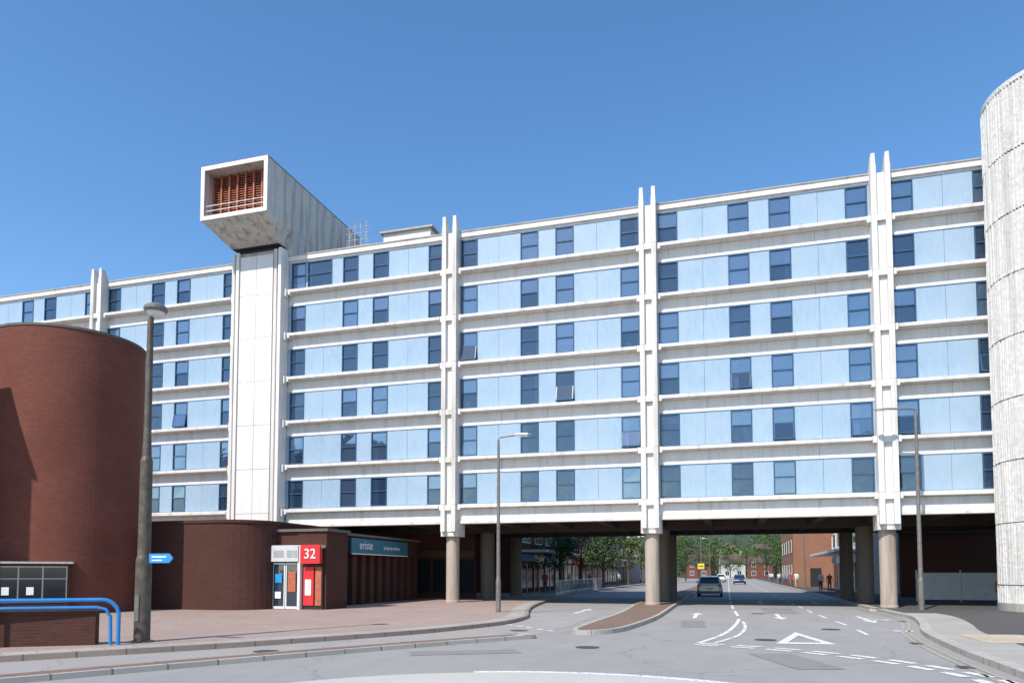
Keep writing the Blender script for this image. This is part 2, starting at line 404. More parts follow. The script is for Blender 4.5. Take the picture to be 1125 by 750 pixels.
ce=Vector((1.82,20.25)); P_=[A_,B_,C_]; Q_=[A_+(ce-A_)*.42,B_+(ce-B_)*.42,C_+(ce-C_)*.42]
for i in range(3):
    j=(i+1)%3
    g.face([(P_[i].x,P_[i].y,zm),(P_[j].x,P_[j].y,zm),(Q_[j].x,Q_[j].y,zm),(Q_[i].x,Q_[i].y,zm)],'paint')
def arrow(x,y,s=1.0,kind='s',d=-1):
    def q(pts): g.face([(x+px*s,y+py*s*d,zm) for px,py in pts],'paint')
    q([(-.08,-2),(.08,-2),(.08,0.6),(-.08,.6)])
    q([(-.28,.6),(.28,.6),(0,1.9)])
    if kind=='l':
        q([(.08,-.6),(.08,-.95),(.5,-.1),(.5,.25)]); q([(.35,.45),(.85,.2),(.75,-.3)])
for (ax,ay,kd,dd) in ((1.9,31,'s',-1),(4.9,30,'l',-1),(1.8,46,'s',-1),(4.8,46,'l',-1),(-1.3,31,'s',1),(-6.4,33,'s',1)):
    arrow(ax,ay,1.0,kd,dd)
dashes(g,[(4.7,24.4),(5.5,24.3)],.35,0.22,.12,zm,'paint')
dashes(g,smooth_line([(-7.2,23.7),(-5.9,22.3),(-4.9,21.2)],4),.14,.4,.3,zm,'paint')
g.obj('road_markings')
g=MB()
Ry=[p for p in Rk if 2<p.y<40]
ribbon(g,Ry,0.25,0.32,zm,'yellow'); ribbon(g,Ry,0.43,0.50,zm,'yellow')
g.obj('yellow_lines')
g=MB()
for (x,y,w,h,a) in ((1.2,15.6,.9,2.6,.3),(-5.6,15.2,2.4,.8,.5),(2.2,36,1.4,5,0),(-1.2,26,.8,3.5,0.05)):
    c_,s_=math.cos(a),math.sin(a)
    g.face([(x+c_*px-s_*py,y+s_*px+c_*py,0.0062) for px,py in ((-w/2,-h/2),(w/2,-h/2),(w/2,h/2),(-w/2,h/2))],'asphalt_patch')
g.obj('asphalt_patches')
g=MB()
for (x,y) in ((0.9,20.2),(-3.2,17.0),(3.0,24.5),(-9.9,14.1),(-6.1,21.3),(1.2,33)):
    g.lathe(x,y,[(0.28,0.0075),(0.28,0.012)],20,'gully')
for (x,y) in ((4.55,20.0),(4.3,15.2),(6.1,29.0)): g.box(x-.25,x-.02,y,y+.42,0.006,.013,'gully')
g.obj('manhole_covers')

# ------------------------------------------------------------------ main building
B=empty('concrete_apartment_block',(0,37.7,0))
B_inv=Matrix.Translation((0,-37.7,0))
def fin(mb,name): 
    mb.xf(B_inv); return mb.obj(name,B)
FY=37.70
FL=2.646
WB=[5.56+FL*n for n in range(6)]; WT=[7.22+FL*n for n in range(6)]
BAY=10.94
bays=[(7.20,18.14),(-3.74,7.20),(-14.68,-3.74),(-25.62,-14.68),(-39.49,-28.55),(-50.43,-39.49),(-61.37,-50.43)]
woff=[(0.50,1.48),(3.98,4.99),(5.95,6.96),(9.46,10.44)]
pan=MB(); jn=MB(); fr=MB(); gl=MB(); cur=MB(); led=MB(); sp=MB(); room=MB()
HB=4.45; ROOF=20.98
def window(x0,x1,z0,z1,op):
    t=0.05; y0=FY-0.03; y1=FY+0.10
    fr.box(x0,x0+t,y0,y1,z0,z1,'frame'); fr.box(x1-t,x1,y0,y1,z0,z1,'frame')
    fr.box(x0+t,x1-t,y0,y1,z0,z0+t,'frame'); fr.box(x0+t,x1-t,y0,y1,z1-t,z1,'frame')
    zm_=z0+(z1-z0)*0.52
    fr.box(x0+t,x1-t,y0+.005,y1,zm_-.03,zm_+.03,'frame')
    yg=FY+0.04
    def pane(a,b,c,d,tilt,mt):
        if tilt>0:
            dy=math.sin(tilt)*(d-c); dz=(1-math.cos(tilt))*(d-c)
            yy=FY-0.05
            gl.face([(a,yy-dy,c+dz),(b,yy-dy,c+dz),(b,yy,d),(a,yy,d)],mt)
            for (p,q) in ((a-.02,a+.04),(b-.04,b+.02)):
                fr.hexa([(p,yy-dy-.02,c+dz),(q,yy-dy-.02,c+dz),(q,yy-dy+.02,c+dz),(p,yy-dy+.02,c+dz),(p,yy-.02,d),(q,yy-.02,d),(q,yy+.02,d),(p,yy+.02,d)],'frame')
            fr.box(a,b,yy-dy-.025,yy-dy+.02,c+dz-.03,c+dz+.03,'frame')
        else:
            e=U(-.006,.006); f_=U(-.006,.006)
            gl.face([(a,yg+e,c),(b,yg-e,c),(b,yg-f_,d),(a,yg+f_,d)],mt)
    hi=R()
    m_up='glass2' if hi<0.55 else 'glass'; m_lo='glass' if (hi<.15 or hi>.4) else 'glass2'
    pane(x0+t,x1-t,z0+t,zm_-.03,math.radians(U(9,14)) if op=='lo' else 0,m_lo)
    pane(x0+t,x1-t,zm_+.03,z1-t,math.radians(U(7,12)) if op=='up' else 0,m_up)
    k=R(); yc=FY+0.16
    def pleat(a,b,c,d,mt):
        n=max(2,int((b-a)/0.07)); 
        for i in range(n):
            p=a+(b-a)*i/n; q=a+(b-a)*(i+1)/n; o1=0.03*(i%2); o2=0.03*((i+1)%2)
            cur.face([(p,yc+o1,c),(q,yc+o2,c),(q,yc+o2,d),(p,yc+o1,d)],mt)
    mt='curtain' if R()<0.75 else 'curtain2'
    if k<0.22: pleat(x0+t,x0+t+U(.12,.4),z0,z1,mt)
    elif k<0.40: pleat(x1-t-U(.12,.4),x1-t,z0,z1,mt)
    elif k<0.58: 
        q=U(.4,1.2)
        cur.face([(x0+t,yc,z1-q),(x1-t,yc,z1-q),(x1-t,yc,z1),(x0+t,yc,z1)],mt)
    elif k<0.68: pleat(x0+t,x1-t,z0,z1,mt)
    if R()<0.35:
        q=U(x0+.15,x1-.35); cur.box(q,q+U(.1,.22),FY+.13,FY+.22,z0+.06,z0+U(.2,.42),'curtain')

for bi,(bx0,bx1) in enumerate(bays):
    for r_ in range(6):
        z0,z1=WB[r_],WT[r_]
        wins=[(bx0+a,bx0+b) for a,b in woff]
        if bi==3 and r_==5: wins.insert(1,(bx0+1.6,bx0+3.25))
        prev=bx0+0.30; 
        for (a,b) in wins:
            p,q=prev,a
            if q-p>0.04:
                n=max(1,round((q-p)/1.26)); 
                for i in range(n):
                    aa=p+(q-p)*i/n+0.007; bb=p+(q-p)*(i+1)/n-0.007
                    dy=U(-.006,.006)
                    pan.box(aa,bb,FY+dy,FY+.06,z0,z1,'panel')
                jn.box(p,q,FY+.055,FY+.12,z0-.02,z1+.02,'joint')
            rv=R(); op=None
            if r_ in (1,2) and rv<0.22: op='lo'
            elif r_ in (0,3) and rv<0.07: op='lo'
            if b-a>1.3: op=None
            window(a,b,z0+.01,z1-.01,op)
            prev=b
        p,q=prev,bx1-0.30
        pan.box(p+.012,q,FY,FY+.06,z0,z1,'panel'); 
        led.hexa([(bx0+.62,FY-.47,z0-.26),(bx1-.62,FY-.47,z0-.26),(bx1-.62,FY,z0-.30),(bx0+.62,FY,z0-.30),
                  (bx0+.62,FY-.47,z0-.10),(bx1-.62,FY-.47,z0-.10),(bx1-.62,FY,z0-.02),(bx0+.62,FY,z0-.02)],'ledge')
        for (a,b) in ((bx0+.435,bx0+.615),(bx1-.615,bx1-.435)):
            led.box(a,b,FY-.40,FY,z0-.36,z0-.06,'white')
        fr.box(bx0+.45,bx1-.45,FY-.035,FY-.002,z0-.018,z0+.0,'joint')
        fr.box(bx0+.45,bx1-.45,FY-.03,FY-.002,z1+.002,z1+.03,'joint')
        zt=(WB[r_+1]-.305) if r_<5 else 20.60
        n=4
        for i in range(n):
            aa=bx0+.3+(BAY-.6)*i/n+.006; bb=bx0+.3+(BAY-.6)*(i+1)/n-.006
            sp.box(aa,bb,FY+.005,FY+.3,z1+.031,zt,'white')
        if r_==0:
            for i in range(n):
                aa=bx0+.43+(BAY-.86)*i/n+.006; bb=bx0+.43+(BAY-.86)*(i+1)/n-.006
                sp.box(aa,bb,FY-.10,FY+.45,HB,z0-.305,'white')
            led.box(bx0+.5,bx1-.5,FY-.18,FY-.105,HB+.0,HB+.14,'ledge')
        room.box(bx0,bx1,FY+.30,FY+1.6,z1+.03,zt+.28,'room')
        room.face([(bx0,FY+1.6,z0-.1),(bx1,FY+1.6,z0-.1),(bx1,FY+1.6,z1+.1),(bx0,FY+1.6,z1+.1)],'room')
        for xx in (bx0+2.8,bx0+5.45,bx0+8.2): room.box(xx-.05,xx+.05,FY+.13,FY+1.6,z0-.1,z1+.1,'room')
    sp.box(bx0+.3,bx1-.3,FY-.12,FY+.3,20.60,ROOF-.10,'white')
    fr.box(bx0+.3,bx1-.3,FY-.17,FY+.4,ROOF-.10,ROOF-.04,'conc')
fin(pan,'blue_panels'); fin(jn,'panel_backing'); fin(fr,'window_frames'); fin(gl,'window_glass'); fin(cur,'curtains')
fin(led,'ledges'); fin(sp,'spandrels'); fin(room,'interior')

fb=MB()
def finline(x,top=21.68,bot=HB-.45):
    for sx in (-1,1):
        a=x+sx*0.31-.12; b=x+sx*0.31+.12
        lev=[bot]+[zb-.09 for zb in WB]+[ROOF+.10]
        for i in range(len(lev)-1):
            fb.box(a,b,FY-.60,FY+.35,lev[i]+(.012 if i else 0),lev[i+1],'fin')
        t0=ROOF+.101
        fb.hexa([(a+.01,FY-.58,t0),(b-.01,FY-.58,t0),(b-.01,FY-.02,t0),(a+.01,FY-.02,t0),(a+.03,FY-.58,top),(b-.03,FY-.58,top),(b-.03,FY-.28,top-.06),(a+.03,FY-.28,top-.06)],'fin')
    fb.box(x-.189,x+.189,FY-.40,FY+.35,bot,ROOF-.2,'white')
    for zb in WB:
        fb.box(x-.187,x+.187,FY-.57,FY-.402,zb-.40,zb-.10,'fin')
for x in [7.20,-3.74,-14.68,-39.49,-50.43,18.14,-61.37]: finline(x)
fin(fb,'vertical_fins')
sb=MB()
sx0,sx1=-28.25,-25.95
for i in range(2):
    for j in range(7):
        z0=3.9 if j==0 else WB[j-1]-.30; z1=WB[j]-.32 if j<6 else 20.9
        a=sx0+(sx1-sx0)*(i)/2+.012; b=sx0+(sx1-sx0)*(i+1)/2-.012
        sb.box(a,b,FY-.75,FY-.55,z0,z1,'cream')
sb.box(sx0-.02,sx1+.02,FY-.56,FY+.6,3.9,21.2,'conc')
for (x,zt) in ((sx0-.33,21.2),(sx1+.33,21.2)):
    sb.box(x-.30,x-.10,FY-.70,FY+.3,3.9,zt,'fin'); sb.box(x+.08,x+.28,FY-.82,FY+.3,3.9,zt,'cream'); sb.box(x-.099,x+.079,FY-.5,FY+.3,3.9,zt,'white')
    for zb in WB: sb.box(x-.42,x-.305,FY-.60,FY-.3,zb-.5,zb+.0,'fin') if x<-27 else sb.box(x+.285,x+.45,FY-.55,FY-.3,zb-.5,zb-.05,'fin')
sb.box(-28.9,-25.3,FY-.4,FY+1.6,0.1,3.9,'conc')
fin(sb,'lift_shaft')
bb=MB()
bb.box(-62,18.4,FY+1.7,51,4.9,20.6,'conc')
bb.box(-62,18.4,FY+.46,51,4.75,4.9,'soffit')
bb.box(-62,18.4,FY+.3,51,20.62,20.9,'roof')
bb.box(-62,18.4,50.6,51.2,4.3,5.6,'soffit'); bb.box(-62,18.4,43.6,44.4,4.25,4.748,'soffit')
for i in range(32):
    x=18.14-BAY/4*i
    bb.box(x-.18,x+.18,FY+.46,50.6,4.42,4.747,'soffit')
fin(bb,'building_body')
cb=MB()
for x in [18.14,7.20,-3.74,-14.68,-25.62,-39.49,-50.43]:
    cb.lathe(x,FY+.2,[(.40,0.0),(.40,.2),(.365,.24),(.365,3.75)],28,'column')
    cb.box(x-.50,x+.50,FY-.35,FY+.75,3.75,HB-.002,'fin')
    for y,rr in ((44.0,.45),(50.5,.40)):
        cb.lathe(x,y,[(rr,0.0),(rr,4.3)],20,'columnshade')  # rear rows use the shade-darkened copy of the column concrete
fin(cb,'columns')
rb=MB()
x0,x1=-29.5,-25.0; yf=34.9; yb=46.0; zb,zt=22.45,25.65; w=.22
yi=yf+.75
rb.box(x0,x1,yf,yb,zt-w,zt,'boxc')
rb.box(x0,x0+w,yf,yb,zb,zt-w-.002,'boxc'); rb.box(x1-w,x1,yf,yb,zb,zt-w-.002,'boxc')
rb.box(x0+w+.001,x1-w-.001,yf,yb,zb,zb+w,'boxc')
rb.box(x0-.03,x1+.03,yf-.03,yf-.001,zt-w,zt+.03,'white'); rb.box(x0-.03,x1+.03,yf-.03,yf-.001,zb-.03,zb+w,'white')
rb.box(x0-.03,x0+w,yf-.03,yf-.001,zb+w+.001,zt-w-.001,'white'); rb.box(x1-w,x1+.03,yf-.03,yf-.001,zb+w+.001,zt-w-.001,'white')
rb.box(x0,x1,yf,yb,zt+.001,zt+.08,'roof')
for k in range(1,7): rb.box(x1+.001,x1+.012,yf+k*1.75,yf+k*1.75+.04,zb,zt,'conc')
ym=FY-.85
rb.face([(x0,yf,zb),(x0+.7,ym,21.45),(x1-.5,ym,21.45),(x1,yf,zb)],'boxc')
rb.face([(x1,yf,zb),(x1-.5,ym,21.45),(x1-.5,yb,21.45),(x1,yb,zb)],'boxc')
rb.face([(x0,yf,zb),(x0,yb,zb),(x0+.7,yb,21.45),(x0+.7,ym,21.45)],'boxc')
rb.face([(x0+.7,ym,21.45),(x0+.7,yb,21.45),(x1-.5,yb,21.45),(x1-.5,ym,21.45)],'soffit')
rb.box(-28.3,-26.0,FY-.5,FY+1.5,20.9,21.45,'black')
rb.box(x1-2.3,x1-.02,FY-.1,yb,20.9,zb-.01,'boxc')
fin(rb,'rooftop_plant_box')
rl=MB()
rl.box(x0+w+.003,x1-w-.003,yi+.3,yi+.35,zb+w+.003,zt-w-.003,'black')
n=7
for i in range(n+1):
    x=x0+w+.06+(x1-x0-2*w-.12)*i/n; rl.box(x-.04,x+.04,yi-.08,yi+.02,zb+w+.01,zt-w-.01,'redlouvre')
for i in range(19):
    z_=zb+w+.08+(zt-zb-2*w-.16)*i/18
    rl.hexa([(x0+w+.01,yi+.03,z_-.05),(x1-w-.01,yi+.03,z_-.05),(x1-w-.01,yi+.14,z_+.05),(x0+w+.01,yi+.14,z_+.05),(x0+w+.01,yi+.03,z_-.02),(x1-w-.01,yi+.03,z_-.02),(x1-w-.01,yi+.14,z_+.08),(x0+w+.01,yi+.14,z_+.08)],'redlouvre')
for zz in (zb+w+.35,zb+w+.65): rl.tube([(x0+w,yf+.12,zz),(x1-w,yf+.12,zz)],.025,'signwhite',8)
fin(rl,'louvres_and_rail')
rf=MB()
rf.box(-21.8,-18.4,43.2,46.5,20.9,24.35,'cream'); rf.box(-22.0,-18.2,43.0,46.7,24.35,24.47,'conc')
for i,xx in enumerate((-22.9,-22.5,-22.1,-21.7)): rf.tube([(xx,40.6,20.9),(xx,40.6,24.1 if i%2 else 23.9)],.03,'steel',6)
for zz in (22.5,22.9,23.3,23.7): rf.tube([(-23.1,40.6,zz),(-21.5,40.6,zz)],.025,'steel',6)
rf.tube([(-23.1,40.6,22.6),(-22.3,40.6,24.2),(-21.5,40.6,22.6)],.03,'steel',6)
for xx in (-35,-30.8,-10,-1): rf.tube([(xx,42,20.9),(xx,42,21.6)],.06,'steel',8)
fin(rf,'roof_items')

# ------------------------------------------------------------------ ribbed stair tower
T=MB(); tx,ty,tr=14.40,36.5,2.95
nr=124
HT=22.65
edges=[0.0,1.2]
while edges[-1]<HT-3: edges.append(edges[-1]+2.646)
edges.append(HT)
for e in range(len(edges)-1):
    a,b=edges[e]+.045,edges[e+1]
    ring=[]
    ph=U(0,.03)
    for i in range(nr):
        dd=U(-.024,.03); 
        for (da,dr) in ((0.06,0.0),(0.24,0.06),(0.55,0.06),(0.74,0.0)):
            ring.append((ph+2*math.pi*(i+da+U(-.05,.05))/nr,dr+(dd if dr>0 else 0)))
    nz=7; offs=[[U(-.007,.007) for _ in ring] for _ in range(nz+1)]
    for i in range(len(ring)):
        t0,d0=ring[i]; t1,d1=ring[(i+1)%len(ring)]
        if t1<t0: t1+=2*math.pi
        j=(i+1)%len(ring)
        rr=tr-.04
        T.face([(tx+rr*math.cos(t0),ty+rr*math.sin(t0),a-.045),(tx+rr*math.cos(t1),ty+rr*math.sin(t1),a-.045),(tx+rr*math.cos(t1),ty+rr*math.sin(t1),a),(tx+rr*math.cos(t0),ty+rr*math.sin(t0),a)],'rib')
        for q in range(nz):
            z0=a+(b-a)*q/nz; z1=a+(b-a)*(q+1)/nz
            def P(t,d,o,z_): 
                r_=tr+d+o; return (tx+r_*math.cos(t),ty+r_*math.sin(t),z_)
            T.face([P(t0,d0,offs[q][i],z0),P(t1,d1,offs[q][j],z0),P(t1,d1,offs[q+1][j],z1),P(t0,d0,offs[q+1][i],z1)],'rib')
T.lathe(tx,ty,[(tr+.07,HT+.001),(tr+.07,HT+.2)],96,'rib')
T.lathe(tx,ty,[(tr+.12,0.0),(tr+.12,.45),(tr+.0,.5)],64,'conc',caps=False)
T.obj('ribbed_stair_tower')

# ------------------------------------------------------------------ brick tower
BX,BY,BR=-27.3,24.5,2.9
bt=empty('brick_tower',(BX,BY,0)); inv=Matrix.Translation((-BX,-BY,0))
T=MB(); T.lathe(BX,BY,[(BR,0),(BR,11.55)],96,'brick'); T.lathe(BX,BY,[(BR+.03,11.551),(BR+.03,11.65),(BR-.3,11.65),(BR-.3,11.3)],96,'roof')
T.xf(inv); T.obj('wall',bt)
T=MB()
ang=math.atan2(-.735,.62); ca,sa=math.cos(ang),math.sin(ang)
c_=Vector((BX+2.85*ca,BY+2.85*sa,0)); 
th=ang+math.pi/2
c_=c_+Vector((-math.cos(th),-math.sin(th),0))*1.05
T.obox(c_,th,1.7,.35,.12,2.1,'brickdarkshade'); T.obox(c_,th,1.8,.42,2.101,2.18,'conc')
fx=c_+Vector((ca,sa,0))*.37
ax=Vector((math.cos(th),math.sin(th),0))
T.obox(fx,th,1.62,.02,.6,2.0,'greyframe')
for i in range(4):
    p=fx+ax*(-1.2+.8*i)+Vector((ca,sa,0))*.025
    T.obox(p,th,.37,.006,.64,1.5,'carglass'); T.obox(p,th,.37,.006,1.55,1.96,'carglass')
    if i in (1,2): T.obox(p+Vector((ca,sa,0))*.012,th,.12,.004,.9,1.2,'signwhite')
T.xf(inv); T.obj('window_bay',bt)

T=MB(); T.box(-46,-28.3,15.8,18.4,0.12,12.4,'brick'); T.box(-46.2,-28.2,15.7,18.5,12.4,12.6,'roof')
for i in range(5):
    for j in range(3): T.box(-45+3.2*i,-43.2+3.2*i,15.75,15.79,1.2+3.7*j,2.8+3.7*j,'carglass')
T.obj('brick_office_building')

A=MB(); pts=[(-26.5,27.0)]
for a in range(0,91,10):
    t=math.radians(-90+a); pts.append((-21.4+1.7*math.cos(t),28.7+1.7*math.sin(t)))
pts+= [(-19.7,34),(-26.5,34)]
L=0
pc=Vector((-23,30.5))
for i in range(len(pts)):
    p=Vector(pts[i]); q=Vector(pts[(i+1)%len(pts)]); l=(q-p).length
    A.face([(p.x,p.y,.12),(q.x,q.y,.12),(q.x,q.y,3.95),(p.x,p.y,3.95)],'brickdarkshade',[(L,0),(L+l,0),(L+l,3.83),(L,3.83)]);  # annex wall shade is put into the darker brick colour
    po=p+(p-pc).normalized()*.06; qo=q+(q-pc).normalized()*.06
    A.face([(po.x,po.y,3.95),(qo.x,qo.y,3.95),(qo.x,qo.y,4.08),(po.x,po.y,4.08)],'brickdarkshade',[(L,0),(L+l,0),(L+l,.13),(L,.13)])
    A.face([(p.x,p.y,3.951),(q.x,q.y,3.951),(qo.x,qo.y,3.951),(po.x,po.y,3.951)],'roof')
    L+=l
A.face([((Vector(p)+(Vector(p)-pc).normalized()*.06).x,(Vector(p)+(Vector(p)-pc).normalized()*.06).y,4.079) for p in pts],'roof')
A.obj('brick_annex')

S=empty('brick_shop_building',(-18.2,34,0)); inv=Matrix.Translation((18.2,-34,0))
T=MB()
T.box(-24.5,-18.6,28.8,41,.12,3.6,'brickdarkshade'); T.box(-18.6,-17.15,28.75,30.6,.12,3.6,'brickdarkshade')
T.box(-18.598,-18.2,30.6,41,2.75,3.6,'brickdarkshade'); T.box(-24.6,-18.05,28.65,41.1,3.6,3.72,'roof'); T.box(-18.049,-17.05,28.65,30.7,3.6,3.72,'roof')
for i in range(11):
    y=31.2+i*.95; T.box(-18.59,-18.25,y,y+.45,.12,2.748,'brickdarkshade')
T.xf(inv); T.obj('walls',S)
T=MB(); T.box(-18.60,-18.585,30.6,41,.3,2.7,'carglass')
T.box(-18.12,-18.02,32.6,39.2,2.7,3.5,'teal'); T.box(-18.03,-18.012,32.6,39.2,2.68,2.73,'signwhite'); 
T.xf(inv); T.obj('shop_sign_panel',S)
text('eriste',"sign_text",.62,(-18.01+18.2,34.1-34,3.15),(math.pi/2,0,math.pi/2),'signwhite',S,.006)
text('property services',"sign_subtext",.28,(-18.01+18.2,37.1-34,3.1),(math.pi/2,0,math.pi/2),'signwhite',S,.006)

E=empty('shop_entrance',(-18.6,28.4,0)); inv=Matrix.Translation((18.6,-28.4,0))
T=MB()
ky=28.42
T.box(-19.95,-17.2,ky,28.74,2.85,2.98,'hoard'); T.box(-19.9,-18.35,ky-.06,ky,2.25,2.96,'hoard')
T.box(-19.9,-19.78,ky,28.74,.12,2.85,'upvc'); T.box(-18.4,-18.28,ky,28.74,.12,2.85,'upvc')
T.box(-19.78,-18.4,28.66,28.74,.12,2.85,'black')
T.box(-18.28,-17.25,ky+.22,ky+.28,.12,2.1,'black')
T.box(-18.20,-17.22,ky-.12,ky+.1,2.15,2.99,'red')
T.box(-18.20,-17.68,ky+.16,ky+.21,.3,2.0,'red')
T.box(-17.60,-17.3,ky+.16,ky+.21,.3,2.0,'redlouvre')
T.box(-18.10,-17.80,ky+.14,ky+.158,.75,1.45,'signwhite')
T.xf(inv); T.obj('canopy_and_walls',E)
T=MB()
for (a,b) in ((-19.76,-19.11),(-19.07,-18.42)):
    T.box(a,a+.05,ky+.1,ky+.16,.14,2.2,'upvc'); T.box(b-.05,b,ky+.1,ky+.16,.14,2.2,'upvc'); T.box(a+.05,b-.05,ky+.1,ky+.16,2.12,2.2,'upvc'); T.box(a+.05,b-.05,ky+.1,ky+.16,.14,.25,'upvc')
    T.face([(a+.05,ky+.13,.25),(b-.05,ky+.13,.25),(b-.05,ky+.13,2.12),(a+.05,ky+.13,2.12)],'sheenglass')
T.box(-19.6,-19.25,ky+.09,ky+.095,1.3,1.7,'signblue'); T.box(-18.95,-18.55,ky+.09,ky+.095,.9,1.8,'redlouvre'); T.box(-19.6,-19.3,ky+.09,ky+.095,.6,.9,'signwhite')
T.xf(inv); T.obj('doors',E)
text('32','number_text',.62,(-17.71+18.6,ky-.135-28.4,2.57),(math.pi/2,0,0),'signwhite',E,.01)
T=MB()
for i in range(2): T.box(-19.6+i*.7,-19.1+i*.7,ky-.075,ky-.061,2.45,2.75,'steel')
T.xf(inv); T.obj('fascia_letters',E)

def pt(p,z): return (p.x,p.y,z)
T=MB(); a=Vector((-13.85,13.35)); b=Vector((-20.5,9.0)); d=(b-a).normalized()
mid=(a+b)/2; T.obox((mid.x,mid.y),math.atan2(d.y,d.x),(b-a).length/2,.17,.12,.82,'brickdarkshade')
T.obox((mid.x,mid.y),math.atan2(d.y,d.x),(b-a).length/2+.03,.20,.821,.89,'brickdarkshade'); T.obj('low_brick_wall')
T=MB()
a2=a+Vector((.52,.08)); b2=b+Vector((.35,-.45)); e=(b2-a2).normalized()
def arcend(z,rad):
    out=[pt(b2,z)]; c0=a2+e*rad
    out.append(pt(c0,z))
    for k in range(1,7):
        t=math.radians(15*k); p=c0+(-e)*rad*math.sin(t); out.append((p.x,p.y,z-rad+rad*math.cos(t)))
    out.append((a2.x,a2.y,.12))
    return out
T.tube(arcend(1.14,.35),.045,'blue',12)
T.tube([pt(b2,.97),pt(a2+e*.45,.97),pt(a2+e*.26,.92),pt(a2+e*.17,.76),pt(a2+e*.15,.12)],.038,'blue',10)
for k in (2.4,4.8): p=a2+e*k; T.tube([pt(p,.12),pt(p,1.12)],.035,'blue',10)
T.obj('blue_railing')

def foreground_lamp(x,y):
    e=empty('street_lamp',(x,y,.12)); T=MB()
    T.lathe(0,0,[(.27,0),(.27,.03),(.18,.05),(.175,1.9),(.17,1.95),(.145,2.05),(.135,4.3),(.105,4.4),(.085,5.0),(.07,7.75)],24,'lampdark')
    T.box(-.06,.06,-.195,-.17,.5,1.1,'lampgrey')
    T.obj('post',e)
    T=MB(); zc=7.75
    T.tube([(0,0,zc-.1),(.05,0,zc+.12),(.12,0,zc+.2)],.055,'lampdark',8)
    T.lathe(.14,0,[(.05,zc+.12),(.23,zc+.14),(.27,zc+.2),(.27,zc+.25),(.23,zc+.30),(.09,zc+.37),(.0,zc+.38)],24,'lampgrey',caps=False)
    T.lathe(.14,0,[(0,zc+.02),(.14,zc+.05),(.22,zc+.139)],20,'lens',caps=False)
    T.obj('lantern',e)
    T=MB(); T.hexa([(.18,-.04,1.86),(.75,-.04,1.86),(.75,-.01,1.86),(.18,-.01,1.86),(.18,-.04,2.08),(.75,-.04,2.08),(.75,-.01,2.08),(.18,-.01,2.08)],'signblue')
    T.hexa([(.75,-.04,1.86),(.85,-.04,1.96),(.85,-.01,1.96),(.75,-.01,1.86),(.75,-.04,2.08),(.85,-.04,1.98),(.85,-.01,1.98),(.75,-.01,2.08)],'signblue')
    T.box(.26,.68,-.046,-.041,1.99,2.02,'signwhite'); T.box(.26,.56,-.046,-.041,1.91,1.935,'signwhite'); T.obj('finger_sign',e)
foreground_lamp(-13.3,14.1)
def lamp(x,y,h,arm,rot=0,r=.085,zb=.12,sign=False):
    e=empty('street_lamp',(x,y,zb)); e.rotation_euler=(0,0,rot); T=MB()
    T.lathe(0,0,[(r*1.25,0),(r*1.25,1.3),(r,1.4),(r*.62,h-.4),(r*.55,h-.15)],16,'lampgrey')
    T.tube([(0,0,h-.3),(0,0,h-.12),(.1,0,h-.03),(arm-.5,0,h+.02)],r*.45,'lampgrey',8); T.obj('post',e)
    T=MB()
    rings=[]
    for (q,w,hh) in ((arm-.6,.05,.04),(arm-.45,.10,.07),(arm-.15,.14,.08),(arm+.1,.12,.06),(arm+.2,.05,.03)):
        rings.append([Vector((q,w*math.cos(2*math.pi*k/12),h+.03+hh*math.sin(2*math.pi*k/12))) for k in range(12)])
    T.loft(rings,'steel'); T.box(arm-.42,arm+.08,-.09,.09,h-.05,h-.028,'lens'); T.obj('lantern',e)
    if sign:
        T=MB(); T.box(-.4,.4,-.16,-.13,2.1,2.8,'plate'); T.box(-.3,.3,-.165,-.161,2.4,2.5,'black'); T.obj('yellow_plate',e)
lamp(-9.2,29.0,7.35,1.2)
lamp(8.15,36.1,9.0,1.5,math.pi,.10)
lamp(-3.3,95,8,1.2,0,.08,.12,True); lamp(-3.3,140,8,1.2,math.pi,.08); lamp(7.3,78,8,1.3,math.pi,.08)

e=empty('sign_post',(5.93,17.3,.12)); T=MB(); T.lathe(0,0,[(.045,0),(.045,2.85)],12,'steel'); T.lathe(0,0,[(.05,2.85),(.0,2.88)],12,'black',caps=False); T.obj('post',e)
T=MB(); T.box(.05,.5,-.02,0,2.2,2.75,'steel'); T.box(-.05,.1,-.06,-.045,2.3,2.34,'steel'); T.box(-.05,.1,-.06,-.045,2.6,2.64,'steel'); T.obj('plate',e)

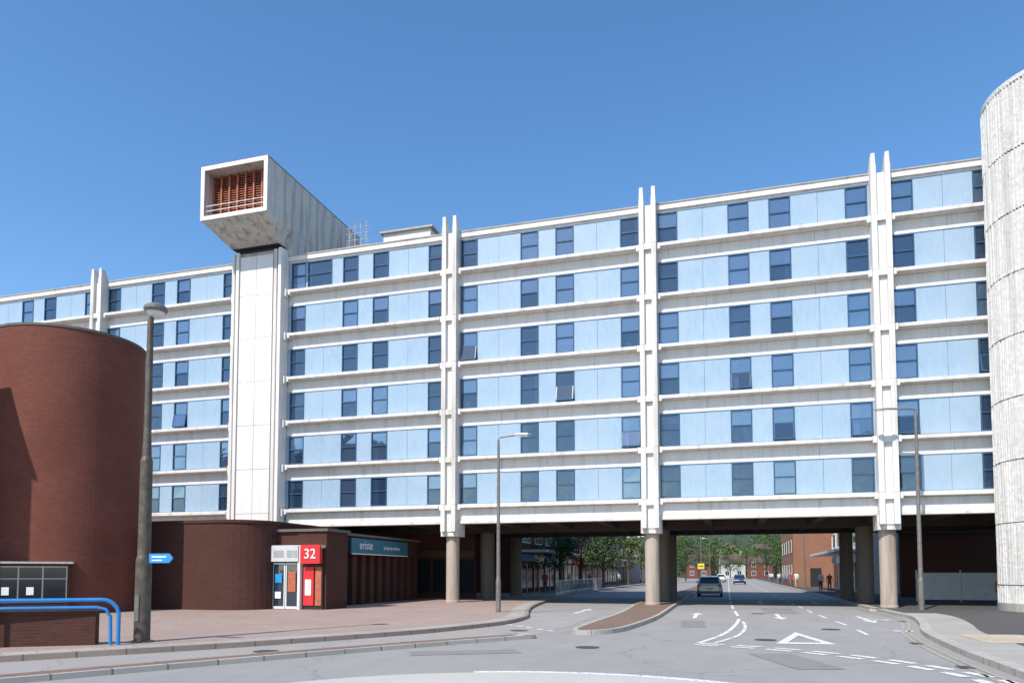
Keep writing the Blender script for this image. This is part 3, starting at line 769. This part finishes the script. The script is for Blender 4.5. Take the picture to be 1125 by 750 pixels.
def guardrail(name,pts,mat='steel',z0=.12):
    T=MB()
    for i in range(len(pts)-1):
        a=Vector(pts[i]); b=Vector(pts[i+1]); l=(b-a).length; n=int(l/2)
        T.tube([(a.x,a.y,z0+1.05),(b.x,b.y,z0+1.05)],.03,mat,6); T.tube([(a.x,a.y,z0+.2),(b.x,b.y,z0+.2)],.025,mat,6)
        for k in range(n*10+1):
            p=a.lerp(b,k/(n*10)); rr=.03 if k%10==0 else .01
            T.tube([(p.x,p.y,z0),(p.x,p.y,z0+1.05)],rr,mat,4)
    T.obj(name)
guardrail('pedestrian_guardrail',[(-11.6,50),(-12.2,60),(-12.4,74)])
def parade(name,x,y0,y1,h,mat,dirn,shop=True,floors=2,pitch=4.0,roof=None):
    e=empty(name,(x,y0,0)); inv=Matrix.Translation((-x,-y0,0)); T=MB()
    xa,xb=(x-10,x) if dirn>0 else (x,x+10)
    T.box(xa,xb,y0,y1,.1,h,mat); T.box(xa-.1,xb+.1,y0-.1,y1+.1,h,h+.25,'roof')
    T.xf(inv); T.obj('walls',e); T=MB()
    n=int((y1-y0)/pitch)
    def f(a,b,ya,yb,z0,z1,m): 
        if dirn>0: T.box(x+a,x+b,ya,yb,z0,z1,m)
        else: T.box(x-b,x-a,ya,yb,z0,z1,m)
    for i in range(n):
        y=y0+i*pitch
        if shop:
            f(.003,.05,y+.3,y+pitch-.3,.5,2.6,'carglass'); f(.05,.10,y+.3,y+.38,.1,2.6,'upvc'); f(.05,.10,y+pitch/2,y+pitch/2+.08,.1,2.6,'upvc')
            f(.003,.18,y+.15,y+pitch-.15,2.7,3.3,random.choice(['signwhite','signblue','red','teal','signwhite','upvc']))
        for k in range(1,floors+1):
            z=1.2+3.0*k
            if z+1.4<h:
                f(.002,.06,y+.7,y+pitch-.7,z,z+1.4,'upvc'); f(.06,.07,y+.78,y+pitch/2-.04,z+.08,z+1.32,'carglass'); f(.06,.07,y+pitch/2+.04,y+pitch-.78,z+.08,z+1.32,'carglass')
    if shop: f(.0,2.2,y0,y1,3.4,3.6,'upvc')
    T.xf(inv); T.obj('openings',e)
parade('shop_parade',-16,56,120,8.6,'brickdarkshade',1)
parade('shop_parade',-14,124,170,7.5,'conc',1)
parade('office_building',10.2,62,80,9.5,'hoard',-1,floors=3,pitch=3.0)
e=empty('brick_house',(8,92,0)); inv=Matrix.Translation((-8,-92,0)); T=MB()
T.box(7.4,16,92,112,.1,10,'brick2'); T.face([(7.4,92,10),(16,92,10),(11.7,92,13)],'brick2'); T.face([(7.4,112,10),(16,112,10),(11.7,112,13)],'brick2')
T.xf(inv); T.obj('walls',e); T=MB()
T.face([(7.1,91.7,9.9),(7.1,112.3,9.9),(11.7,112.3,13.1),(11.7,91.7,13.1)],'tile'); T.face([(16.3,91.7,9.9),(11.7,91.7,13.1),(11.7,112.3,13.1),(16.3,112.3,9.9)],'tile'); T.xf(inv); T.obj('roof',e)
T=MB()
for i in range(5):
    for k in range(3): T.box(7.32,7.38,94+3.8*i,95.6+3.8*i,1.2+3*k,2.7+3*k,'upvc'); T.box(7.30,7.319,94.1+3.8*i,95.5+3.8*i,1.3+3*k,2.6+3*k,'carglass')
T.box(9.2,10.4,91.94,91.99,.12,2.3,'black'); T.box(11.6,13.2,91.93,91.99,4.4,5.9,'upvc'); T.box(11.7,13.1,91.91,91.929,4.5,5.8,'carglass'); T.xf(inv); T.obj('windows',e)
def house(x,y,rot,w=7,d=8,h=5.5,mat='brick2'):
    e=empty('terraced_house',(x,y,0)); e.rotation_euler=(0,0,rot); T=MB()
    T.box(-w/2,w/2,-d/2,d/2,0,h,mat)
    for s_ in (-1,1): T.face([(s_*w/2,-d/2,h),(s_*w/2,d/2,h),(s_*w/2,0,h+2.6)],mat)
    T.obj('walls',e); T=MB()
    T.face([(-w/2-.2,-d/2-.3,h-.15),(w/2+.2,-d/2-.3,h-.15),(w/2+.2,0,h+2.7),(-w/2-.2,0,h+2.7)],'tile')
    T.face([(-w/2-.2,d/2+.3,h-.15),(-w/2-.2,0,h+2.7),(w/2+.2,0,h+2.7),(w/2+.2,d/2+.3,h-.15)],'tile')
    T.box(w/2-1.2,w/2-.5,-.4,.4,h+1.6,h+3.7,mat); T.obj('roof',e); T=MB()
    for xx in (-w/4,w/4):
        for zz in (.9,3.4): T.box(xx-.6,xx+.6,-d/2-.05,-d/2-.003,zz,zz+1.4,'upvc'); T.box(xx-.52,xx-.04,-d/2-.06,-d/2-.051,zz+.08,zz+1.32,'carglass'); T.box(xx+.04,xx+.52,-d/2-.06,-d/2-.051,zz+.08,zz+1.32,'carglass')
    T.obj('windows',e); return e
T=MB()
nx,ny=24,10
def hz(x,y): return max(-.03,(y-290)/260)*24*(1+.25*math.sin(x*.012+1)) if y>290 else -.03
for i in range(nx):
    for j in range(ny):
        x0_=-480+40*i;x1_=x0_+40;y0_=288+32*j;y1_=y0_+32
        T.face([(x0_,y0_,hz(x0_,y0_)),(x1_,y0_,hz(x1_,y0_)),(x1_,y1_,hz(x1_,y1_)),(x0_,y1_,hz(x0_,y1_))],'grass',smooth=True)
T.obj('hill')
for i,(x,y,rt,mt_) in enumerate(((-22,236,.3,'conc'),(-8,226,-.15,'brick'),(1,232,.1,'hoard'),(9.5,224,-.2,'brick'),(21,236,.4,'conc'),(34,240,-.3,'brick'))):
    e=house(x,y,rt,mat=mt_,h=4.6)
for i in range(8):
    x=-60+15*i; y=330+U(-10,30); e=house(x,y,U(-.4,.4),mat=random.choice(['brick','conc','brick'])); e.location.z=hz(x,y)-.5

T=MB(); T.box(11,60,54.0,54.5,.1,4.4,'brickdarkshade'); T.box(10.9,60,53.9,54.6,4.4,4.55,'roof'); T.obj('brick_retaining_wall')
T=MB()
for i in range(9):
    T.box(10.2+2.2*i,12.36+2.2*i,45.9+.02*(i%2),45.96+.02*(i%2),.25,1.75,'hoard'); T.box(10.14+2.2*i,10.2+2.2*i,45.97,46.05,.12,1.9,'steel')
T.box(14.0,15.3,45.86,45.89,.7,1.3,'orange'); T.obj('site_hoarding')
T=MB(); T.box(-40,-15.6,44.2,44.5,.12,4.4,'brickdarkshade'); T.obj('undercroft_wall')
T=MB()
for i in range(4):
    T.box(-21.5+1.5*i,-20.2+1.5*i,44.13,44.19,.5,2.6,'carglass'); T.box(-21.55+1.5*i,-21.5+1.5*i,44.1,44.19,.12,2.7,'soffit')
T.box(-21.6,-15.6,44.08,44.12,2.75,3.2,'soffit'); T.obj('undercroft_shopfront')

def tree(x,y,h,rad,n=2600,leaf='leaf',ls=.34):
    e=empty('street_tree',(x,y,.1)); T=MB()
    T.tube([(0,0,0),(.05,0,h*.2),(.0,.05,h*.42),(.1,0,h*.7)],[.17,.14,.11,.04],'bark',8)
    cl=[]
    for i in range(13):
        a=U(0,6.28); rr=rad*U(.25,.85); zc=h*U(.34,.9); rr*=1-.5*max(0,(zc/h-.65)/.35)
        p=Vector((rr*math.cos(a),rr*math.sin(a),zc)); cl.append((p,rad*U(.28,.48)))
        T.tube([(0,0,h*U(.25,.45)),(p.x*.5,p.y*.5,zc*.8),tuple(p)],[.07,.045,.015],'bark',5)
    T.obj('trunk_and_limbs',e); T=MB()
    for i in range(n):
        p,r0=random.choice(cl); d=Vector((random.gauss(0,1),random.gauss(0,1),random.gauss(0,1))).normalized()*r0*(R()**.45); d.z*=.75
        c=p+d; u=Vector((U(-1,1),U(-1,1),U(-.7,.7))).normalized(); w=u.cross(Vector((U(-1,1),U(-1,1),1))).normalized(); s_=ls*U(.5,1)
        T.face([c-u*s_*.5,c+w*s_*.32,c+u*s_*.5,c-w*s_*.32],leaf if R()<.75 else 'leaf2')
    T.obj('crown',e)
for (x,y,h,r_,lf) in ((-13.6,60,7,2.9,'leaf'),(-13.8,70,7,3.1,'leaf'),(-13.6,82,7,2.8,'leaf'),(-12.6,96,7,3,'leaf2'),(-12.8,112,7.5,3.0,'leaf2'),(-9.0,128,9,3.6,'leaf2'),(-8,146,9,3.6,'leaf'),
    (9.2,124,8,3.2,'leaf'),(9.5,138,9,3.4,'leaf2'),(8.6,152,9,3.6,'leaf'),(-6.5,172,8,3.3,'leaf'),(8,170,9,3.6,'leaf'),(16,60,9,3.6,'leaf'),(22,60,8,3.4,'leaf'),(29,61,9,3.5,'leaf'),(5.5,205,9,3.8,'leaf2'),(-4.5,200,9,3.8,'leaf'),(-16,205,9,4,'leaf'),(13,190,10,4,'leaf'),(20,200,10,4,'leaf'),(0.5,219,8,3.6,'leaf')):
    tree(x,y,h,r_,2000,lf)
T=MB()
for i in range(260):
    x=U(-120,130); y=U(246,470) if i>50 else U(244,275); z0=hz(x,y) ; h=U(6,11); 
    T.tube([(x,y,z0-.3),(x,y,z0+h*.5)],.25,'bark',5)
    sub=[Vector((x+U(-3,3),y+U(-3,3),z0+h*U(.2,.95))) for _ in range(6)]
    for k in range(130):
        c=random.choice(sub)+Vector((random.gauss(0,1),random.gauss(0,1),random.gauss(0,.8)))*1.4
        u=Vector((U(-1,1),U(-1,1),U(-1,1))).normalized(); w=u.cross(Vector((U(-1,1),1,U(-1,1)))).normalized(); s_=U(.6,1.3)
        T.face([c-u*s_*.5,c+w*s_*.4,c+u*s_*.5,c-w*s_*.4],'leaf' if R()<.7 else 'leaf2')
T.obj('distant_trees')

def car(name,x,y,rot,paint):
    e=empty(name,(x,y,0)); e.rotation_euler=(0,0,rot)
    def ring(y_,hw,zb_,zt_,ch=.12):
        return [Vector((-hw+ch*.5,y_,zb_)),Vector((hw-ch*.5,y_,zb_)),Vector((hw,y_,zb_+ch)),Vector((hw,y_,zt_-ch*1.6)),Vector((hw-ch*.8,y_,zt_)),Vector((-hw+ch*.8,y_,zt_)),Vector((-hw,y_,zt_-ch*1.6)),Vector((-hw,y_,zb_+ch))]
    T=MB(); T.loft([ring(-2.12,.70,.38,.80),ring(-2.05,.84,.28,.98),ring(-1.3,.88,.22,1.0),ring(.9,.88,.22,.97),ring(1.6,.86,.22,.88),ring(2.0,.80,.26,.74),ring(2.12,.66,.34,.6)],paint,True)
    o=T.obj('body',e,True)
    T=MB()
    def gr(y_,zt_,hb,ht): return [Vector((-hb,y_,.95)),Vector((hb,y_,.95)),Vector((ht,y_,zt_)),Vector((-ht,y_,zt_))]
    T.loft([gr(-2.0,.99,.78,.74),gr(-1.62,1.40,.79,.62),gr(-.4,1.46,.80,.62),gr(.35,1.40,.80,.62),gr(1.15,.98,.78,.70)],'carglass',False); T.obj('windows',e)
    T=MB()
    T.loft([[Vector((-.63,-1.68,1.40)),Vector((.63,-1.68,1.40)),Vector((.6,-1.66,1.455)),Vector((-.6,-1.66,1.455))],[Vector((-.64,-.4,1.45)),Vector((.64,-.4,1.45)),Vector((.58,-.4,1.52)),Vector((-.58,-.4,1.52))],[Vector((-.63,.42,1.37)),Vector((.63,.42,1.37)),Vector((.6,.38,1.44)),Vector((-.6,.38,1.44))]],paint,False)
    for s_ in (-1,1):
        T.tube([(s_*.78,-2.0,.98),(s_*.63,-1.64,1.42)],.05,paint,6); T.tube([(s_*.78,1.15,.97),(s_*.63,.38,1.41)],.04,paint,6); T.tube([(s_*.815,-.3,.97),(s_*.65,-.3,1.45)],.035,paint,6)
        T.box(s_*.98-.09,s_*.98+.09,.75,.85,.98,1.12,paint)
    T.obj('roof',e)
    T=MB()
    for s_ in (-1,1):
        a,b=sorted((s_*.60,s_*.84)); T.box(a,b,-2.11,-1.95,.68,.93,'taillight'); T.box(a,b,2.0,2.10,.55,.7,'lens')
    T.box(-.26,.26,-2.145,-2.10,.55,.67,'plate'); T.box(-.80,.80,-2.16,-2.0,.32,.42,'black'); T.box(-.6,.6,-2.06,-2.03,.94,.97,'black'); T.obj('lights_and_trim',e)
    T=MB()
    for sx in (-1,1):
        for yy in (-1.3,1.3):
            n=20; xa=sx*.72; xb=sx*.895
            for (r0,m_,xx) in ((.32,'tyre',0),(.2,'steel',.006)):
                ra=[Vector((xa,yy+r0*math.cos(6.283*k/n),.32+r0*math.sin(6.283*k/n))) for k in range(n)]; rb_=[Vector((xb+sx*xx,p.y,p.z)) for p in ra]
                T.loft([ra,rb_],m_)
    T.obj('wheels',e)
car('silver_car',-1.35,57,0,'carsilver')
car('blue_car',1.6,118,math.pi,'carblue'); car('white_car',-1.4,150,0,'carwhite')

cloth=[(.05,.06,.10),(.35,.05,.05),(.6,.6,.58),(.08,.2,.35),(.12,.12,.12),(.45,.35,.25),(.1,.25,.15)]
for i,c in enumerate(cloth): M['cloth%d'%i]=mk_simple('cloth_%d'%i,c,.9,var=.1)
M['hair']=mk_simple('hair',(.05,.03,.02),.7)
def person(x,y,rot,h=1.72,stride=.25,top=0,leg=0,zb=.125):
    V=[(0,0,.93,.125),(0,0,1.12,.115),(0,.0,1.32,.14),(0,0,1.47,.055),(0,.01,1.56,.085),(0,.015,1.66,.085)]
    E=[(0,1),(1,2),(2,3),(3,4),(4,5)]
    for s_ in (-1,1):
        b=len(V); st=stride*s_
        V+=[(s_*.18,0,1.40,.058),(s_*.215,-st*.35,1.14,.042),(s_*.21,-st*.55+.08,.92,.03),(s_*.205,-st*.6+.1,.83,.034)]
        E+=[(2,b),(b,b+1),(b+1,b+2),(b+2,b+3)]
        b=len(V); V+=[(s_*.09,0,.86,.09),(s_*.1,st*.55+.03,.49,.062),(s_*.1,st-.04,.10,.042),(s_*.11,st+.12,.04,.036)]
        E+=[(0,b),(b,b+1),(b+1,b+2),(b+2,b+3)]
    k=h/1.74
    me=bpy.data.meshes.new('p'); me.from_pydata([(a*k,b_*k,c*k) for a,b_,c,_ in V],E,[])
    o=bpy.data.objects.new('person_tmp',me); SC.collection.objects.link(o)
    md=o.modifiers.new('s','SKIN'); 
    for i,v in enumerate(V): me.skin_vertices[0].data[i].radius=(v[3]*k,v[3]*k)
    me.skin_vertices[0].data[0].use_root=True
    o.modifiers.new('sub','SUBSURF').levels=1
    dg=C.evaluated_depsgraph_get(); m2=bpy.data.meshes.new_from_object(o.evaluated_get(dg))
    bpy.data.objects.remove(o)
    ms=['skin','cloth%d'%top,'cloth%d'%leg,'hair','black']
    for q in ms: m2.materials.append(M[q])
    for p in m2.polygons:
        z_=p.center.z/k; xx=abs(p.center.x)/k; yy=p.center.y/k
        if z_>1.66 or (z_>1.56 and yy<-.01): mi=3
        elif z_>1.46: mi=0
        elif z_<.08: mi=4
        elif xx>.165 and z_<1.12 and z_>.75: mi=0
        elif z_>.95: mi=1
        else: mi=2
        p.material_index=mi; p.use_smooth=True
    ob=bpy.data.objects.new('pedestrian',m2); SC.collection.objects.link(ob); ob.location=(x,y,zb); ob.rotation_euler=(0,0,rot)
for (x,y,r_,h,st,t,l) in ((7.4,66,3.1,1.75,.28,2,0),(8.2,67,3.0,1.65,.2,1,4),(7.0,84,0.1,1.78,.3,2,5),(6.85,98,2.9,1.7,.25,3,0),(6.95,112,0,1.68,.2,2,4),(7.2,112.6,.1,1.75,.25,4,0),(6.95,90,3.1,1.72,.22,1,4),(6.9,128,0,1.7,.2,2,0),(6.9,134,.4,1.7,.25,2,4),
    (-13.6,64,3.1,1.7,.25,2,0),(-14.4,58,.2,1.74,.3,1,0),(-13,90,.2,1.7,.2,5,4),(-14.0,76,3.0,1.66,.2,6,0)):
    person(x,y,r_,h,st,t,l)

cam=bpy.data.cameras.new('camera'); co=bpy.data.objects.new('camera',cam); SC.collection.objects.link(co)
co.location=(0,0,1.75); co.rotation_euler=(math.radians(93.2),0,math.radians(16.53))
cam.sensor_width=36; cam.lens=25.6; cam.shift_y=0.1858; cam.clip_end=4000; SC.camera=co
az=Vector((-0.34,-0.94)).normalized(); el=math.radians(47)
sun=bpy.data.lights.new('sun','SUN'); sun.energy=5.0; sun.angle=math.radians(.5); sun.color=(1,.955,.87)
so=bpy.data.objects.new('sun',sun); SC.collection.objects.link(so)
d=Vector((-az.x*math.cos(el),-az.y*math.cos(el),-math.sin(el)))
so.rotation_euler=d.to_track_quat('-Z','Y').to_euler(); so.location=(-30,-30,50)
w=bpy.data.worlds.new('World'); SC.world=w; w.use_nodes=True; nt=w.node_tree
sky=nt.nodes.new('ShaderNodeTexSky'); sky.sky_type='NISHITA'; sky.sun_disc=False; sky.sun_elevation=el; sky.sun_rotation=math.atan2(az.x,az.y)%(2*math.pi)
sky.air_density=1.0; sky.dust_density=0.4; sky.ozone_density=1.8
hs=nt.nodes.new('ShaderNodeHueSaturation'); hs.inputs['Saturation'].default_value=1.22; hs.inputs['Value'].default_value=1.5
nt.links.new(sky.outputs[0],hs.inputs['Color'])
nt.links.new(hs.outputs[0],nt.nodes['Background'].inputs[0]); nt.nodes['Background'].inputs[1].default_value=0.145
SC.view_settings.view_transform='Standard'; SC.view_settings.look='None'; SC.view_settings.exposure=0
